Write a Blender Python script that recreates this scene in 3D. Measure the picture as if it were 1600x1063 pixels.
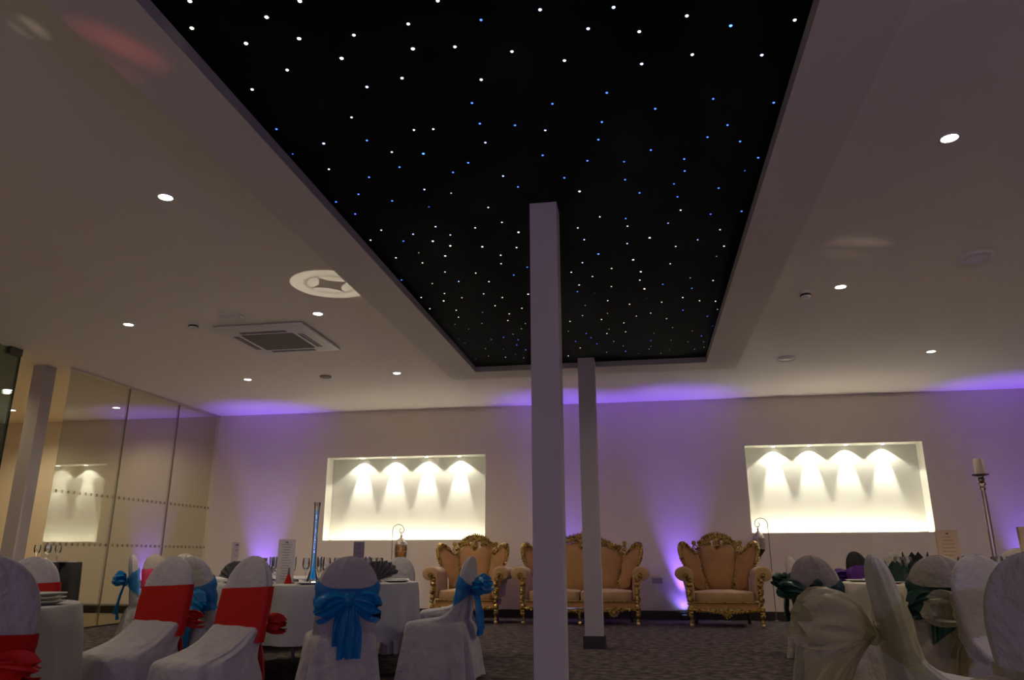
import bpy, math, random
from mathutils import Vector, Matrix
for o in list(bpy.data.objects): bpy.data.objects.remove(o, do_unlink=True)
scene = bpy.context.scene
col = scene.collection
PI = math.pi
# ------------------------------------------------------------------ camera
cam_data = bpy.data.cameras.new('camera'); cam = bpy.data.objects.new('camera', cam_data); col.objects.link(cam)
R_ = Vector((0.98583129, 0.16773136, -0.00168983)); U_ = Vector((0.0483389, -0.2744335, 0.96039034)); F_ = R_.cross(U_)
cam.matrix_world = Matrix(((R_.x, U_.x, F_.x, 0), (R_.y, U_.y, F_.y, 0), (R_.z, U_.z, F_.z, 0.95), (0, 0, 0, 1)))
cam_data.sensor_width = 36; cam_data.lens = 36 * 1174.946 / 1600; cam_data.clip_start = 0.05; cam_data.clip_end = 60
scene.camera = cam
# ------------------------------------------------------------------ world, exposure
w = bpy.data.worlds.new('world'); scene.world = w; w.use_nodes = True
w.node_tree.nodes['Background'].inputs[0].default_value = (1.0, 0.86, 0.74, 1)
w.node_tree.nodes['Background'].inputs[1].default_value = 0.25
vs = scene.view_settings
scene.display_settings.display_device = 'sRGB'
vs.view_transform = 'Standard'; vs.look = 'None'; vs.gamma = 1; vs.use_curve_mapping = False; vs.exposure = 0.98
WARM = (1.0, 0.84, 0.64)
PURPLE = (0.22, 0.10, 1.0)
def lamp(name, kind, loc, energy, color, radius=0.03, direction=(0, 0, -1), size=110, blend=0.4):
    d = bpy.data.lights.new(name, kind); d.energy = energy; d.color = color; d.shadow_soft_size = radius
    if kind == 'SPOT': d.spot_size = math.radians(size); d.spot_blend = blend
    o = bpy.data.objects.new(name, d); col.objects.link(o); o.location = loc
    o.rotation_euler = Vector(direction).to_track_quat('-Z', 'Y').to_euler()
    return o
# recessed downlights of the hall (x, y, z): the grid in the ceiling
CEIL = 3.57; BAND = 3.2076; PANEL = 3.2736; YW = 13.1; GX = -7.90
DL = [(-3.43, 4.63), (2.08, 4.74), (-5.79, 7.48), (-3.46, 7.48), (-5.83, 10.32), (-3.47, 10.32), (2.07, 7.57), (3.86, 10.39),
      (-5.8, 4.65), (4.4, 4.7), (4.3, 7.5), (-5.8, 1.8), (-3.45, 1.8), (2.08, 1.9), (4.4, 1.9), (-5.8, -1.0), (-3.45, -1.0), (2.08, -1.0), (4.4, -1.0)]
for x, y in DL:
    lamp('downlight_lamp', 'SPOT', (x, y, CEIL - 0.035), (40 if x < 0 else 20) if y > 9 else 36 if y > 7 else 20, WARM, 0.04, size=165 if y > 7 else 125, blend=0.8)
for x, y in ((-9.25, 11.97), (-11.3, 11.86), (-9.3, 8.6), (-11.3, 8.6)):
    lamp('downlight_lamp', 'SPOT', (x, y, CEIL - 0.035), 30, (1.0, 0.82, 0.46), 0.04, size=150, blend=0.7)
# purple floor uplights against the end wall
UP = [(-6.75, 12.97), (-1.35, 12.97), (0.575, 12.97), (5.8, 12.97)]
for x, y in UP:
    lamp('uplight_lamp', 'SPOT', (x, y, 0.10), 215, PURPLE, 0.02, (0.0, -0.01, 1), 46, 1.0)
    lamp('uplight_spill_lamp', 'SPOT', (x, y, 0.10), 5, PURPLE, 0.02, (0.0, 0.3, 1), 110, 1.0)
# purple stage wash from the front of the hall
lamp('stage_wash_lamp', 'SPOT', (1.2, -3.2, 1.2), 80, (0.42, 0.22, 1.0), 0.25, (-0.1, 1, 0.18), 110, 1.0)

# ------------------------------------------------------------------ materials
MATS = {}
def mat(name, color, rough=0.6, metal=0.0, bump=None, noise=None, emit=None, trans=0.0, sheen=0.0, coat=0.0, spec=0.5):
    if name in MATS: return MATS[name]
    m = bpy.data.materials.new(name); m.use_nodes = True; nt = m.node_tree; b = nt.nodes['Principled BSDF']
    b.inputs['Base Color'].default_value = (*color, 1); b.inputs['Roughness'].default_value = rough; b.inputs['Metallic'].default_value = metal
    b.inputs['Specular IOR Level'].default_value = spec
    if sheen: b.inputs['Sheen Weight'].default_value = sheen
    if coat: b.inputs['Coat Weight'].default_value = coat
    tc = nt.nodes.new('ShaderNodeTexCoord')
    if noise:
        sc, c2, lo, hi = noise
        n = nt.nodes.new('ShaderNodeTexNoise'); n.inputs['Scale'].default_value = sc; n.inputs['Detail'].default_value = 6
        r = nt.nodes.new('ShaderNodeValToRGB'); r.color_ramp.elements[0].position = lo; r.color_ramp.elements[1].position = hi
        r.color_ramp.elements[0].color = (*color, 1); r.color_ramp.elements[1].color = (*c2, 1)
        nt.links.new(tc.outputs['Object'], n.inputs['Vector']); nt.links.new(n.outputs['Fac'], r.inputs[0]); nt.links.new(r.outputs[0], b.inputs['Base Color'])
    if bump:
        sc, st, di = bump
        n2 = nt.nodes.new('ShaderNodeTexNoise'); n2.inputs['Scale'].default_value = sc; n2.inputs['Detail'].default_value = 5
        bp = nt.nodes.new('ShaderNodeBump'); bp.inputs['Strength'].default_value = st; bp.inputs['Distance'].default_value = di
        nt.links.new(tc.outputs['Object'], n2.inputs['Vector']); nt.links.new(n2.outputs['Fac'], bp.inputs['Height']); nt.links.new(bp.outputs[0], b.inputs['Normal'])
    if emit: b.inputs['Emission Color'].default_value = (*emit[0], 1); b.inputs['Emission Strength'].default_value = emit[1]
    MATS[name] = m; return m
def sheer(name, color, opacity, rough=0.35):
    """organza: part see-through, part diffuse and glossy cloth"""
    m = bpy.data.materials.new(name); m.use_nodes = True; nt = m.node_tree; b = nt.nodes['Principled BSDF']
    b.inputs['Base Color'].default_value = (*color, 1); b.inputs['Roughness'].default_value = rough
    out = nt.nodes['Material Output']; t = nt.nodes.new('ShaderNodeBsdfTransparent'); mx = nt.nodes.new('ShaderNodeMixShader')
    t.inputs[0].default_value = (min(1, color[0] * .5 + .5), min(1, color[1] * .5 + .5), min(1, color[2] * .5 + .5), 1)
    lw = nt.nodes.new('ShaderNodeLayerWeight'); lw.inputs[0].default_value = 0.35
    mr = nt.nodes.new('ShaderNodeMapRange'); mr.inputs[3].default_value = opacity; mr.inputs[4].default_value = min(1, opacity + 0.35)
    nt.links.new(lw.outputs['Facing'], mr.inputs[0]); nt.links.new(mr.outputs[0], mx.inputs[0])
    nt.links.new(t.outputs[0], mx.inputs[1]); nt.links.new(b.outputs[0], mx.inputs[2]); nt.links.new(mx.outputs[0], out.inputs[0])
    return m
def glassy(name, tint, refl=1.0, rough=0.0):
    m = bpy.data.materials.new(name); m.use_nodes = True; nt = m.node_tree; nt.nodes.remove(nt.nodes['Principled BSDF'])
    out = nt.nodes['Material Output']; t = nt.nodes.new('ShaderNodeBsdfTransparent'); t.inputs[0].default_value = (*tint, 1)
    g = nt.nodes.new('ShaderNodeBsdfGlossy'); g.inputs['Roughness'].default_value = rough; g.inputs[0].default_value = (1, 1, 1, 1)
    f = nt.nodes.new('ShaderNodeFresnel'); f.inputs[0].default_value = 1.5
    ml = nt.nodes.new('ShaderNodeMath'); ml.operation = 'MULTIPLY'; ml.inputs[1].default_value = refl; ml.use_clamp = True
    mx = nt.nodes.new('ShaderNodeMixShader'); nt.links.new(f.outputs[0], ml.inputs[0]); nt.links.new(ml.outputs[0], mx.inputs[0])
    nt.links.new(t.outputs[0], mx.inputs[1]); nt.links.new(g.outputs[0], mx.inputs[2]); nt.links.new(mx.outputs[0], out.inputs[0])
    return m
def emissive(name, color, strength): return mat(name, (0.02, 0.02, 0.02), 0.5, emit=(color, strength))

WALL = mat('wall_paint', (0.76, 0.68, 0.59), 0.85, bump=(60, 0.05, 0.002))
CEILP = mat('ceiling_paint', (0.88, 0.82, 0.76), 0.9, bump=(40, 0.04, 0.002))
BANDP = mat('bulkhead_paint', (0.80, 0.74, 0.68), 0.9, bump=(40, 0.04, 0.002))
NICHEP = mat('niche_paint', (0.69, 0.68, 0.62), 0.85)
BLACKP = mat('star_cloth', (0.0045, 0.0045, 0.004), 0.95, spec=0.05)
CARPET = mat('carpet', (0.050, 0.040, 0.040), 0.98, bump=(120, 0.7, 0.01), noise=(11, (0.20, 0.16, 0.145), 0.42, 0.78), spec=0.1)
WOODF = mat('pale_vinyl_floor', (0.50, 0.40, 0.24), 0.4, noise=(3, (0.42, 0.33, 0.2), 0.3, 0.7))
SKIRT = mat('dark_skirting', (0.018, 0.011, 0.010), 0.5)
COLP = mat('column_paint', (0.45, 0.41, 0.43), 0.8, bump=(50, 0.04, 0.002))
PANE = glassy('pane_glass', (0.96, 0.975, 0.93), 0.75)
GREENPANE = glassy('green_pane_glass', (0.74, 0.88, 0.80), 0.9)
CRYSTAL = glassy('crystal_glass', (0.93, 0.94, 0.95), 2.6, 0.02)
STEEL = mat('steel', (0.22, 0.20, 0.17), 0.45, 0.8)
DSTEEL = mat('dark_steel', (0.12, 0.11, 0.10), 0.4, 1.0)
WHITEP = mat('white_plastic', (0.75, 0.73, 0.70), 0.4)
DARKP = mat('dark_plastic', (0.02, 0.02, 0.02), 0.5)
GRILLE = mat('grey_grille', (0.23, 0.21, 0.17), 0.7)
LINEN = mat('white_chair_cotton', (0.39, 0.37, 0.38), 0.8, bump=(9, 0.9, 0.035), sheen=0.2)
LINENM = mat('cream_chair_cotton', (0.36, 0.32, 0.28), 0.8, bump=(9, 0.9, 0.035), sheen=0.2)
BLACKC = mat('black_chair_cotton', (0.005, 0.005, 0.006), 0.9)
CLOTH = mat('white_table_linen', (0.44, 0.44, 0.45), 0.85, bump=(10, 0.15, 0.02))
CLOTHW = mat('ivory_table_linen', (0.60, 0.55, 0.46), 0.85, bump=(10, 0.15, 0.02))
BLACKT = mat('black_table_linen', (0.005, 0.0045, 0.0045), 0.85)
RED = mat('red_sash_satin', (0.40, 0.006, 0.004), 0.6, bump=(9, 0.3, 0.02), spec=0.25)
GREEN = mat('green_sash_satin', (0.004, 0.040, 0.032), 0.45, bump=(20, 0.3, 0.02))
PINK = mat('pink_sash_satin', (0.60, 0.035, 0.11), 0.5, bump=(20, 0.3, 0.02))
VIOLET = mat('violet_sash_satin', (0.08, 0.01, 0.20), 0.5, bump=(20, 0.3, 0.02))
BLUE = sheer('blue_organza', (0.002, 0.24, 0.60), 0.55)
CREAM = sheer('cream_organza', (0.64, 0.60, 0.42), 0.20)
SILVERG = mat('grey_napkin', (0.13, 0.13, 0.125), 0.6)
BLUEW = mat('blue_water', (0.0, 0.25, 0.52), 0.2, emit=((0.0, 0.36, 0.75), 0.15))  # faint glow added to strengthen the blue; the water is no lamp
CARD = mat('card_stock', (0.60, 0.56, 0.58), 0.7)
CARDW = mat('cream_card_stock', (0.66, 0.50, 0.32), 0.7)
INK = mat('ink', (0.16, 0.13, 0.14), 0.8)
INKB = mat('brown_ink', (0.26, 0.15, 0.07), 0.8)
CHINA = mat('white_china', (0.7, 0.69, 0.67), 0.2, coat=0.5)
CHROME = mat('chrome', (0.75, 0.73, 0.7), 0.12, 1.0)
GOLD = mat('antique_gold', (0.52, 0.36, 0.10), 0.34, 0.85, bump=(55, 0.7, 0.012), noise=(24, (0.11, 0.065, 0.02), 0.45, 0.66))
GOLDH = mat('bright_gold', (0.75, 0.55, 0.25), 0.35, 0.7)
VELVET = mat('apricot_velvet', (0.44, 0.225, 0.085), 0.75, noise=(7, (0.37, 0.18, 0.062), 0.35, 0.7), sheen=0.35)
VELVETL = mat('apricot_velvet_pale', (0.47, 0.29, 0.14), 0.75, noise=(7, (0.40, 0.24, 0.11), 0.35, 0.7), sheen=0.35)
WAX = mat('candle_wax', (0.66, 0.58, 0.42), 0.6)
AMBER = glassy('amber_glass', (0.80, 0.55, 0.22), 2.2, .1)
LACE = mat('pierced_silver', (0.50, 0.43, 0.36), 0.35, 0.8, bump=(60, 0.7, 0.01), noise=(60, (0.10, 0.08, 0.07), 0.5, 0.6))
LAMPE = emissive('lamp_glow', (1.0, 0.93, 0.80), 14.0)
NICHEE = emissive('niche_lamp_glow', (1.0, 0.95, 0.80), 9.0)
UPE = emissive('uplight_glow', (0.30, 0.45, 1.0), 16.0)
FLAME = emissive('tealight_glow', (1.0, 0.82, 0.50), 7.0)
MANIF = sheer('frosted_square', (0.42, 0.39, 0.30), 0.02, 0.8)

# ------------------------------------------------------------------ mesh helpers
def tag(o, label=None, cat=None, group=None, kind=None):
    if label: o['label'] = label
    if cat: o['category'] = cat
    if group: o['group'] = group
    if kind: o['kind'] = kind
    return o
def thing(name, loc, rz, label, cat, group=None):
    o = bpy.data.objects.new(name, None); o.empty_display_size = 0.1; col.objects.link(o)
    o.location = loc; o.rotation_euler = (0, 0, rz); return tag(o, label, cat, group)
class MB:
    def __init__(s): s.v = []; s.f = []
    def add(s, vs, fs):
        k = len(s.v); s.v += [tuple(v) for v in vs]; s.f += [tuple(i + k for i in f) for f in fs]; return s
    def box(s, a, b, M=None):
        x0, y0, z0 = a; x1, y1, z1 = b
        vs = [(x0, y0, z0), (x1, y0, z0), (x1, y1, z0), (x0, y1, z0), (x0, y0, z1), (x1, y0, z1), (x1, y1, z1), (x0, y1, z1)]
        if M: vs = [M @ Vector(v) for v in vs]
        return s.add(vs, [(0, 3, 2, 1), (4, 5, 6, 7), (0, 1, 5, 4), (1, 2, 6, 5), (2, 3, 7, 6), (3, 0, 4, 7)])
    def loft(s, rings, cap0=True, cap1=True, closed=True):
        n = len(rings[0]); vs = [p for r in rings for p in r]; fs = []
        for i in range(len(rings) - 1):
            for j in range(n if closed else n - 1):
                k = (j + 1) % n; fs.append((i * n + j, i * n + k, (i + 1) * n + k, (i + 1) * n + j))
        if cap0: fs.append(tuple(range(n - 1, -1, -1)))
        if cap1: fs.append(tuple((len(rings) - 1) * n + j for j in range(n)))
        return s.add(vs, fs)
    def tube(s, pts, rad, n=8, closed=False):
        pts = [Vector(p) for p in pts]; m = len(pts); rings = []
        if not hasattr(rad, '__len__'): rad = [rad] * m
        prev = None
        for i, p in enumerate(pts):
            d = (pts[min(i + 1, m - 1)] - pts[max(i - 1, 0)])
            if d.length < 1e-9: d = Vector((0, 0, 1))
            d.normalize()
            if prev is None: a = d.cross(Vector((0, 1, 0.01)));  a = a if a.length > .1 else d.cross(Vector((1, 0, 0)))
            else: a = prev - d * prev.dot(d)
            a.normalize(); b = d.cross(a); prev = a
            rings.append([p + (a * math.cos(2 * PI * k / n) + b * math.sin(2 * PI * k / n)) * rad[i] for k in range(n)])
        return s.loft(rings)
    def lathe(s, prof, n=24, c=(0, 0, 0)):
        return s.loft([[(c[0] + r * math.cos(2 * PI * k / n), c[1] + r * math.sin(2 * PI * k / n), c[2] + z) for k in range(n)] for r, z in prof])
    def blob(s, c, r, n=8, m=5, rot=None):
        c = Vector(c); r = r if hasattr(r, '__len__') else (r, r, r); rings = []
        for i in range(m + 1):
            t = PI * (i + 0.02) / (m + 0.04)
            ring = []
            for k in range(n):
                a = 2 * PI * k / n
                p = Vector((r[0] * math.sin(t) * math.cos(a), r[1] * math.sin(t) * math.sin(a), -r[2] * math.cos(t)))
                if rot: p = rot @ p
                ring.append(c + p)
            rings.append(ring)
        return s.loft(rings)
    def pillow(s, outline, y0, depth, back=0.03, nr=6, yf=None, edge=0.5):
        """outline = list of (x, z); bulges towards -y; yf(x, z) shifts y"""
        n = len(outline); cx = sum(p[0] for p in outline) / n; cz = sum(p[1] for p in outline) / n
        f = yf or (lambda x, z: 0.0)
        def ring(sc, yy): return [(cx + (x - cx) * sc, yy + f(cx + (x - cx) * sc, cz + (z - cz) * sc), cz + (z - cz) * sc) for x, z in outline]
        rings = [ring(0.98, y0 + back), ring(1.0, y0 + back * .5)]
        for i in range(nr + 1):
            q = 1 - i / nr; rings.append(ring(max(q, 0.02), y0 - depth * (1 - q ** 2) ** edge if q < 1 else y0))
        return s.loft(rings)
    def build(s, name, m, parent=None, smooth=True, auto=40):
        me = bpy.data.meshes.new(name); me.from_pydata(s.v, [], s.f); me.update(); me.materials.append(m)
        o = bpy.data.objects.new(name, me); col.objects.link(o)
        import bmesh
        b = bmesh.new(); b.from_mesh(me); bmesh.ops.recalc_face_normals(b, faces=b.faces)
        if smooth:
            for f in b.faces: f.smooth = True
            lim = math.radians(auto)
            for e in b.edges:
                if len(e.link_faces) == 2 and e.calc_face_angle(0) > lim: e.smooth = False
        b.to_mesh(me); b.free()
        if parent: o.parent = parent
        return o
def struct(name, mb, m, smooth=False):
    o = mb.build(name, m, None, smooth); o['kind'] = 'structure'; return o
def spline(pts, k=6):
    """Catmull-Rom through points of any dimension"""
    out = []; n = len(pts)
    for i in range(n - 1):
        p0, p1, p2, p3 = pts[max(i - 1, 0)], pts[i], pts[i + 1], pts[min(i + 2, n - 1)]
        for j in range(k):
            t = j / k
            out.append(tuple(0.5 * (2 * b + (c - a) * t + (2 * a - 5 * b + 4 * c - d) * t * t + (3 * b - a - 3 * c + d) * t ** 3) for a, b, c, d in zip(p0, p1, p2, p3)))
    out.append(tuple(pts[-1])); return out
def facing(dx, dy): return math.atan2(-dx, dy)

# ------------------------------------------------------------------ room
X0, X1, Y0 = -13.0, 7.5, -4.0
struct('floor', MB().box((GX, Y0, -0.1), (X1, YW + 0.6, 0)), CARPET)
struct('floor_adjoining', MB().box((X0, Y0, -0.1), (GX - 0.0005, YW + 0.6, 0)), WOODF)
# main ceiling leaves the tray open
TX0, TX1, TY0, TY1 = -1.9994, 0.8405, 0.2, 9.0303
BX0, BX1, BY0, BY1 = -2.3922, 1.2235, -0.2, 9.4075
struct('ceiling', MB().box((X0, Y0, CEIL), (BX0, YW + 0.1, CEIL + .15)).box((BX1, Y0, CEIL), (X1, YW + 0.1, CEIL + .15))
       .box((BX0, BY1, CEIL), (BX1, YW + 0.1, CEIL + .15)).box((BX0, Y0, CEIL), (BX1, BY0, CEIL + .15)), CEILP)
tray = MB().box((BX0, BY0, BAND), (TX0, BY1, CEIL + .15)).box((TX1, BY0, BAND), (BX1, BY1, CEIL + .15))
tray.box((TX0, TY1, BAND), (TX1, BY1, CEIL + .15)).box((TX0, BY0, BAND), (TX1, TY0, CEIL + .15))
struct('trim_1', tray, BANDP)['label'] = 'dropped plaster border framing the black star ceiling'
e_ = 0.004
lin = MB().box((TX0, TY0, BAND + .001), (TX0 + e_, TY1, PANEL)).box((TX1 - e_, TY0, BAND + .001), (TX1, TY1, PANEL)).box((TX0 + e_, TY1 - e_, BAND + .001), (TX1 - e_, TY1, PANEL)).box((TX0 + e_, TY0, BAND + .001), (TX1 - e_, TY0 + e_, PANEL))
struct('trim_5', lin, mat('grey_lip_paint', (0.33, 0.31, 0.31), .85))['label'] = 'grey inner lip round the black star ceiling'
# back wall with two lit recesses
NI = [(-5.6614, -2.6972, 1.2536, 2.7252), (1.7312, 4.5116, 1.3306, 2.759)]
WT = 0.5; ND = 0.30
wall = MB(); xs = X0
for a, b, z0, z1 in sorted(NI):
    wall.box((xs, YW, 0), (a, YW + WT, CEIL)); wall.box((a, YW, 0), (b, YW + WT, z0)); wall.box((a, YW, z1), (b, YW + WT, CEIL)); xs = b
wall.box((xs, YW, 0), (X1, YW + WT, CEIL))
struct('wall_back', wall, WALL)
for k, (a, b, z0, z1) in enumerate(NI):
    t = 0.004
    m = MB().box((a, YW + ND, z0), (b, YW + ND + .05, z1))
    m.box((a, YW + .001, z0), (a + t, YW + ND, z1)).box((b - t, YW + .001, z0), (b, YW + ND, z1))
    m.box((a + t, YW + .001, z0), (b - t, YW + ND, z0 + t)).box((a + t, YW + .001, z1 - t), (b - t, YW + ND, z1))
    lab = ['long bright recess in the end wall, left of the columns', 'long bright recess in the end wall on the right, above the table', 'small lit recess seen through the glass partition'][k]
    r = struct('trim_%d' % (k + 2), m, NICHEP); r['label'] = lab
    n = 4 if k < 2 else 2
    # fixtures sit at even spacing
    for i in range(n):
        if k == 0: x = -5.06 + i * 0.613
        elif k == 1: x = 2.23 + i * 0.577
        else: x = -11.15 + i * 0.63
        o = thing('niche_spotlight', (x, YW + 0.18, z1 - t), 0,
                  '%s spotlight of the %s, counting from the left' % (['leftmost', 'second', 'third', 'rightmost'][i if n == 4 else i * 3], ['four in the left lit recess', 'four in the right lit recess', 'two in the recess behind the glass'][k]),
                  'spotlight', ['spotlights in the left recess', 'spotlights in the right recess', 'spotlights in the recess behind the glass'][k])
        MB().lathe([(0.03, -0.001), (0.045, -0.004), (0.045, 0.0), (0.03, 0.0)], 20).build('bezel', CHROME, o)
        MB().lathe([(0.0005, -0.004), (0.030, -0.004), (0.030, -0.001), (0.0005, -0.001)], 20).build('bulb', NICHEE, o)
        f = 1.0 if k < 2 else 0.30
        c = (1.0, 0.95, 0.78) if k < 2 else (0.95, 1.0, 0.72)
        lamp('niche_lamp', 'SPOT', (x, YW + 0.19, z1 - 0.02), 50 * f, c, 0.012, (0, 0.20, -1), 40, 0.6)
        lamp('niche_lamp', 'SPOT', (x, YW + 0.19, z1 - 0.02), 10 * f, c, 0.012, (0, 0.1, -1), 112, 0.25)
    st = lamp('niche_sill_fill_lamp', 'AREA', ((a + b) / 2, YW + 0.15, z1 - 0.012), 170, (1.0, 0.95, 0.78))  # added fill without a fixture, brightens the sill and the ceiling above
    st.data.shape = 'RECTANGLE'; st.data.size = b - a - .2; st.data.size_y = 0.03; st.data.spread = math.radians(11)
    st.rotation_euler = (0, 0, 0)
struct('wall_left', MB().box((X0 - .15, Y0, 0), (X0, YW + .1, CEIL)), mat('orange_lit_wall', (0.62, 0.42, 0.20), 0.85))  # orange lighting of the adjoining room is put into this wall's colour
struct('wall_right', MB().box((X1, Y0, 0), (X1 + .15, YW + .1, CEIL)), WALL)
bb = MB().box((GX + .01, YW - 0.022, 0.0), (X1, YW - 0.001, 0.13)); struct('baseboard_back', bb, SKIRT)
struct('baseboard_adjoining', MB().box((X0, YW - 0.022, 0.0), (GX - .01, YW - 0.001, 0.16)), SKIRT)

# ------------------------------------------------------------------ columns
def column(x, y, wdt, top, label, plinth):
    o = thing('column', (x, y, 0), 0, label, 'column')
    MB().box((0, 0, 0.0), (wdt, wdt, top)).build('shaft', COLP, o, False)
    MB().box((-0.02, -0.02, 0.0), (wdt + .02, wdt + .02, plinth)).build('skirting', SKIRT, o, False)
column(-0.6607, 4.624, 0.1822, PANEL, 'tall nearer square mauve column rising into the star ceiling', 0.13)
column(-0.6906, 8.8127, 0.198, PANEL, 'farther square grey column with black base, behind the nearer column', 0.13)
column(-8.36, 9.0, 0.20, CEIL, 'white square column in the opening beside the glass partition', 0.13)

# ------------------------------------------------------------------ star ceiling
sp = thing('star_ceiling_panel', ((TX0 + TX1) / 2, (TY0 + TY1) / 2, PANEL), 0, 'large black ceiling panel dotted with white and blue star lights', 'ceiling panel')
cxp, cyp = (TX0 + TX1) / 2, (TY0 + TY1) / 2
MB().box((TX0 - cxp, TY0 - cyp, 0), (TX1 - cxp, TY1 - cyp, 0.03)).build('backing', BLACKP, sp, False)
STARS = """-1.83 2.45 w4;-1.36 2.53 w4;-0.77 2.63 w3;-1.55 2.60 w4;-1.92 2.61 y4;-1.73 2.75 w4;-1.47 2.76 w4;-1.21 2.78 w3;-0.94 2.75 y3;-0.97 2.92 w4;-0.77 2.94 w3;-0.61 2.78 b2;-1.33 2.93 w4;-1.63 2.97 w3;-1.88 3.09 l3;-1.29 3.17 l3;-1.09 3.13 w3;-0.70 3.21 w3;-0.79 3.40 b2;-1.47 3.42 w2;-1.17 3.60 w2;-1.06 3.61 w2;-0.79 3.60 b2;-1.93 3.46 b2;-1.73 3.65 l3;-1.47 3.66 b2;-1.37 3.81 w2;-1.19 3.86 b3;-0.80 3.80 l2;-1.96 3.73 b1;-1.82 3.94 w2;-1.38 3.99 b2;-1.61 4.08 b2;-1.07 4.11 b2;-0.95 4.01 b2;-1.76 4.29 b2;-1.31 4.30 l2;-1.15 4.38 w1;-1.95 4.37 b2;-1.57 4.42 b2;-1.89 4.57 b2;-1.35 4.55 b1;-1.80 4.86 w2;-1.39 4.87 l2;-1.11 4.94 w2;-0.34 2.76 l3;-0.02 2.80 l3;0.30 2.91 w3;-0.14 2.92 l3;0.09 2.98 w3;0.50 3.01 b3;0.78 3.02 w3;-0.51 3.02 w3;-0.27 3.13 w3;0.34 3.19 w3;0.67 3.25 l3;0.10 3.22 l3;-0.08 3.43 b2;-0.37 3.48 b2;0.47 3.58 b2;0.79 3.67 b2;0.17 3.62 b2;-0.60 3.65 b2;-0.44 3.73 l2;-0.12 3.70 b2;0.57 3.85 b2;0.47 3.96 b2;-0.15 3.88 b2;0.66 4.04 b2;0.15 4.05 b2;-0.49 4.00 b2;-0.23 4.11 b2;-0.01 4.16 b2;0.35 4.19 b2;0.36 4.34 b2;0.79 4.25 b2;0.73 4.40 b1;-0.77 4.21 l2;-0.39 4.30 b2;-0.70 4.37 b2;-0.01 4.39 b2;0.30 4.50 b2;0.33 4.69 b2;0.59 4.61 b2;-0.31 4.50 w3;0.08 4.59 b2;-0.95 4.63 w2;-0.90 4.88 w2;0.36 4.90 w2;0.57 5.00 b2;0.78 4.99 b2;-0.20 4.91 w2;-0.02 4.97 b2;-0.01 5.10 w2;0.28 5.10 l2;-0.37 5.07 w2;0.66 5.28 l2;-1.94 5.02 w2;-1.59 4.97 l2;-1.70 5.08 b2;-1.32 5.03 l2;-1.48 5.12 w3;-1.37 5.23 w3;-1.65 5.32 w1;-1.86 5.39 w2;-1.46 5.42 w3;-1.68 5.53 w2;-1.55 5.76 w2;-1.97 5.88 b2;-1.49 6.00 l2;-1.73 6.01 w2;-0.81 5.07 w3;-1.13 5.29 w3;-0.87 5.35 w2;-1.02 5.48 w2;-1.05 5.66 w2;-1.30 5.83 w2;-0.99 5.93 b2;-0.85 5.77 b2;-1.23 6.05 w2;-1.34 6.35 w2;-1.19 6.48 w2;-0.94 6.43 w3;-1.69 6.28 w2;-1.75 6.48 w3;-1.56 6.42 w2;-1.93 6.35 w2;-1.30 6.70 w2;-1.94 6.68 w2;-1.70 6.77 w2;-1.73 6.99 w2;-1.82 7.21 w1;-1.46 6.88 w1;-1.06 6.82 w2;-1.21 6.97 w2;-1.26 7.18 w2;-1.54 7.23 w1;-1.72 7.40 w1;-1.10 7.31 w1;-1.17 7.49 w1;-1.29 7.67 w1;-1.56 7.83 b2;-1.41 7.77 b2;-1.27 7.89 b2;-1.32 8.10 b2;-1.91 7.75 b1;-1.88 7.92 b1;-1.70 8.19 w1;-1.50 8.25 b1;-1.25 8.32 b2;-1.73 8.52 w1;-1.54 8.61 l2;-1.40 8.50 b1;-1.33 8.68 w1;-1.91 8.62 b1;-0.34 5.29 l2;0.15 5.34 w3;-0.02 5.42 l2;0.35 5.54 w2;0.51 5.44 l2;0.72 5.60 w2;0.68 5.80 w1;-0.25 5.59 b3;-0.39 5.75 l2;0.02 5.76 w3;0.32 5.90 w2;-0.16 5.92 w2;-0.50 5.95 w2;-0.33 6.08 w2;0.08 6.04 w3;0.07 6.24 w2;0.50 6.26 w1;0.70 6.36 w2;-0.46 6.27 w2;-0.18 6.36 w2;-0.49 6.44 b2;0.11 6.47 w3;0.27 6.38 b2;0.53 6.53 b2;-0.34 6.51 b1;0.13 6.74 b1;-0.23 6.74 w2;-0.45 6.84 w1;-0.03 6.88 w2;0.27 6.87 w2;0.46 6.77 w2;0.62 6.89 y2;0.77 6.93 w2;0.81 7.18 w1;-0.50 7.15 w2;-0.25 7.12 w1;-0.32 7.31 w2;0.17 7.19 w2;0.03 7.26 w2;0.33 7.40 w2;0.48 7.15 b2;0.73 7.39 b2;-0.64 7.32 w2;-0.10 7.47 w2;0.81 7.73 b1;-0.09 7.79 w2;-0.26 7.66 w1;-0.29 7.82 w2;-0.69 7.66 w1;-0.51 7.78 b2;-0.47 7.95 b2;-0.65 8.07 b2;-0.42 8.21 b2;-0.23 8.14 w1;-0.62 8.35 w2;-0.79 8.68 w2;0.21 7.90 w1;0.40 7.72 w1;0.18 8.18 b2;0.40 8.21 w1;0.61 7.88 w1;0.72 8.09 b2;0.76 8.33 w1;0.59 8.30 w1;-0.13 8.35 w1;-0.11 8.59 b2;0.18 8.42 b1;0.16 8.54 w1;0.39 8.61 b1;0.78 8.56 w1;0.68 8.64 w1;-0.33 8.59 w1;0.04 8.72 b1;0.30 8.76 w1"""
SC = {'w': (1.0, 0.97, 0.93), 'y': (1.0, 0.93, 0.70), 'b': (0.05, 0.16, 1.0), 'l': (0.40, 0.52, 1.0)}
SM = {}
allst = []
for t in STARS.split(';'):
    x, y, c = t.split(); x = float(x); y = float(y); sz = int(c[1])
    d = math.sqrt(x * x + y * y + 5.4); r = [0, .0048, .0066, .0078, .0092][sz]
    allst.append((r / d, x, y, c[0], sz, r))
allst.sort(reverse=True)
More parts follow.
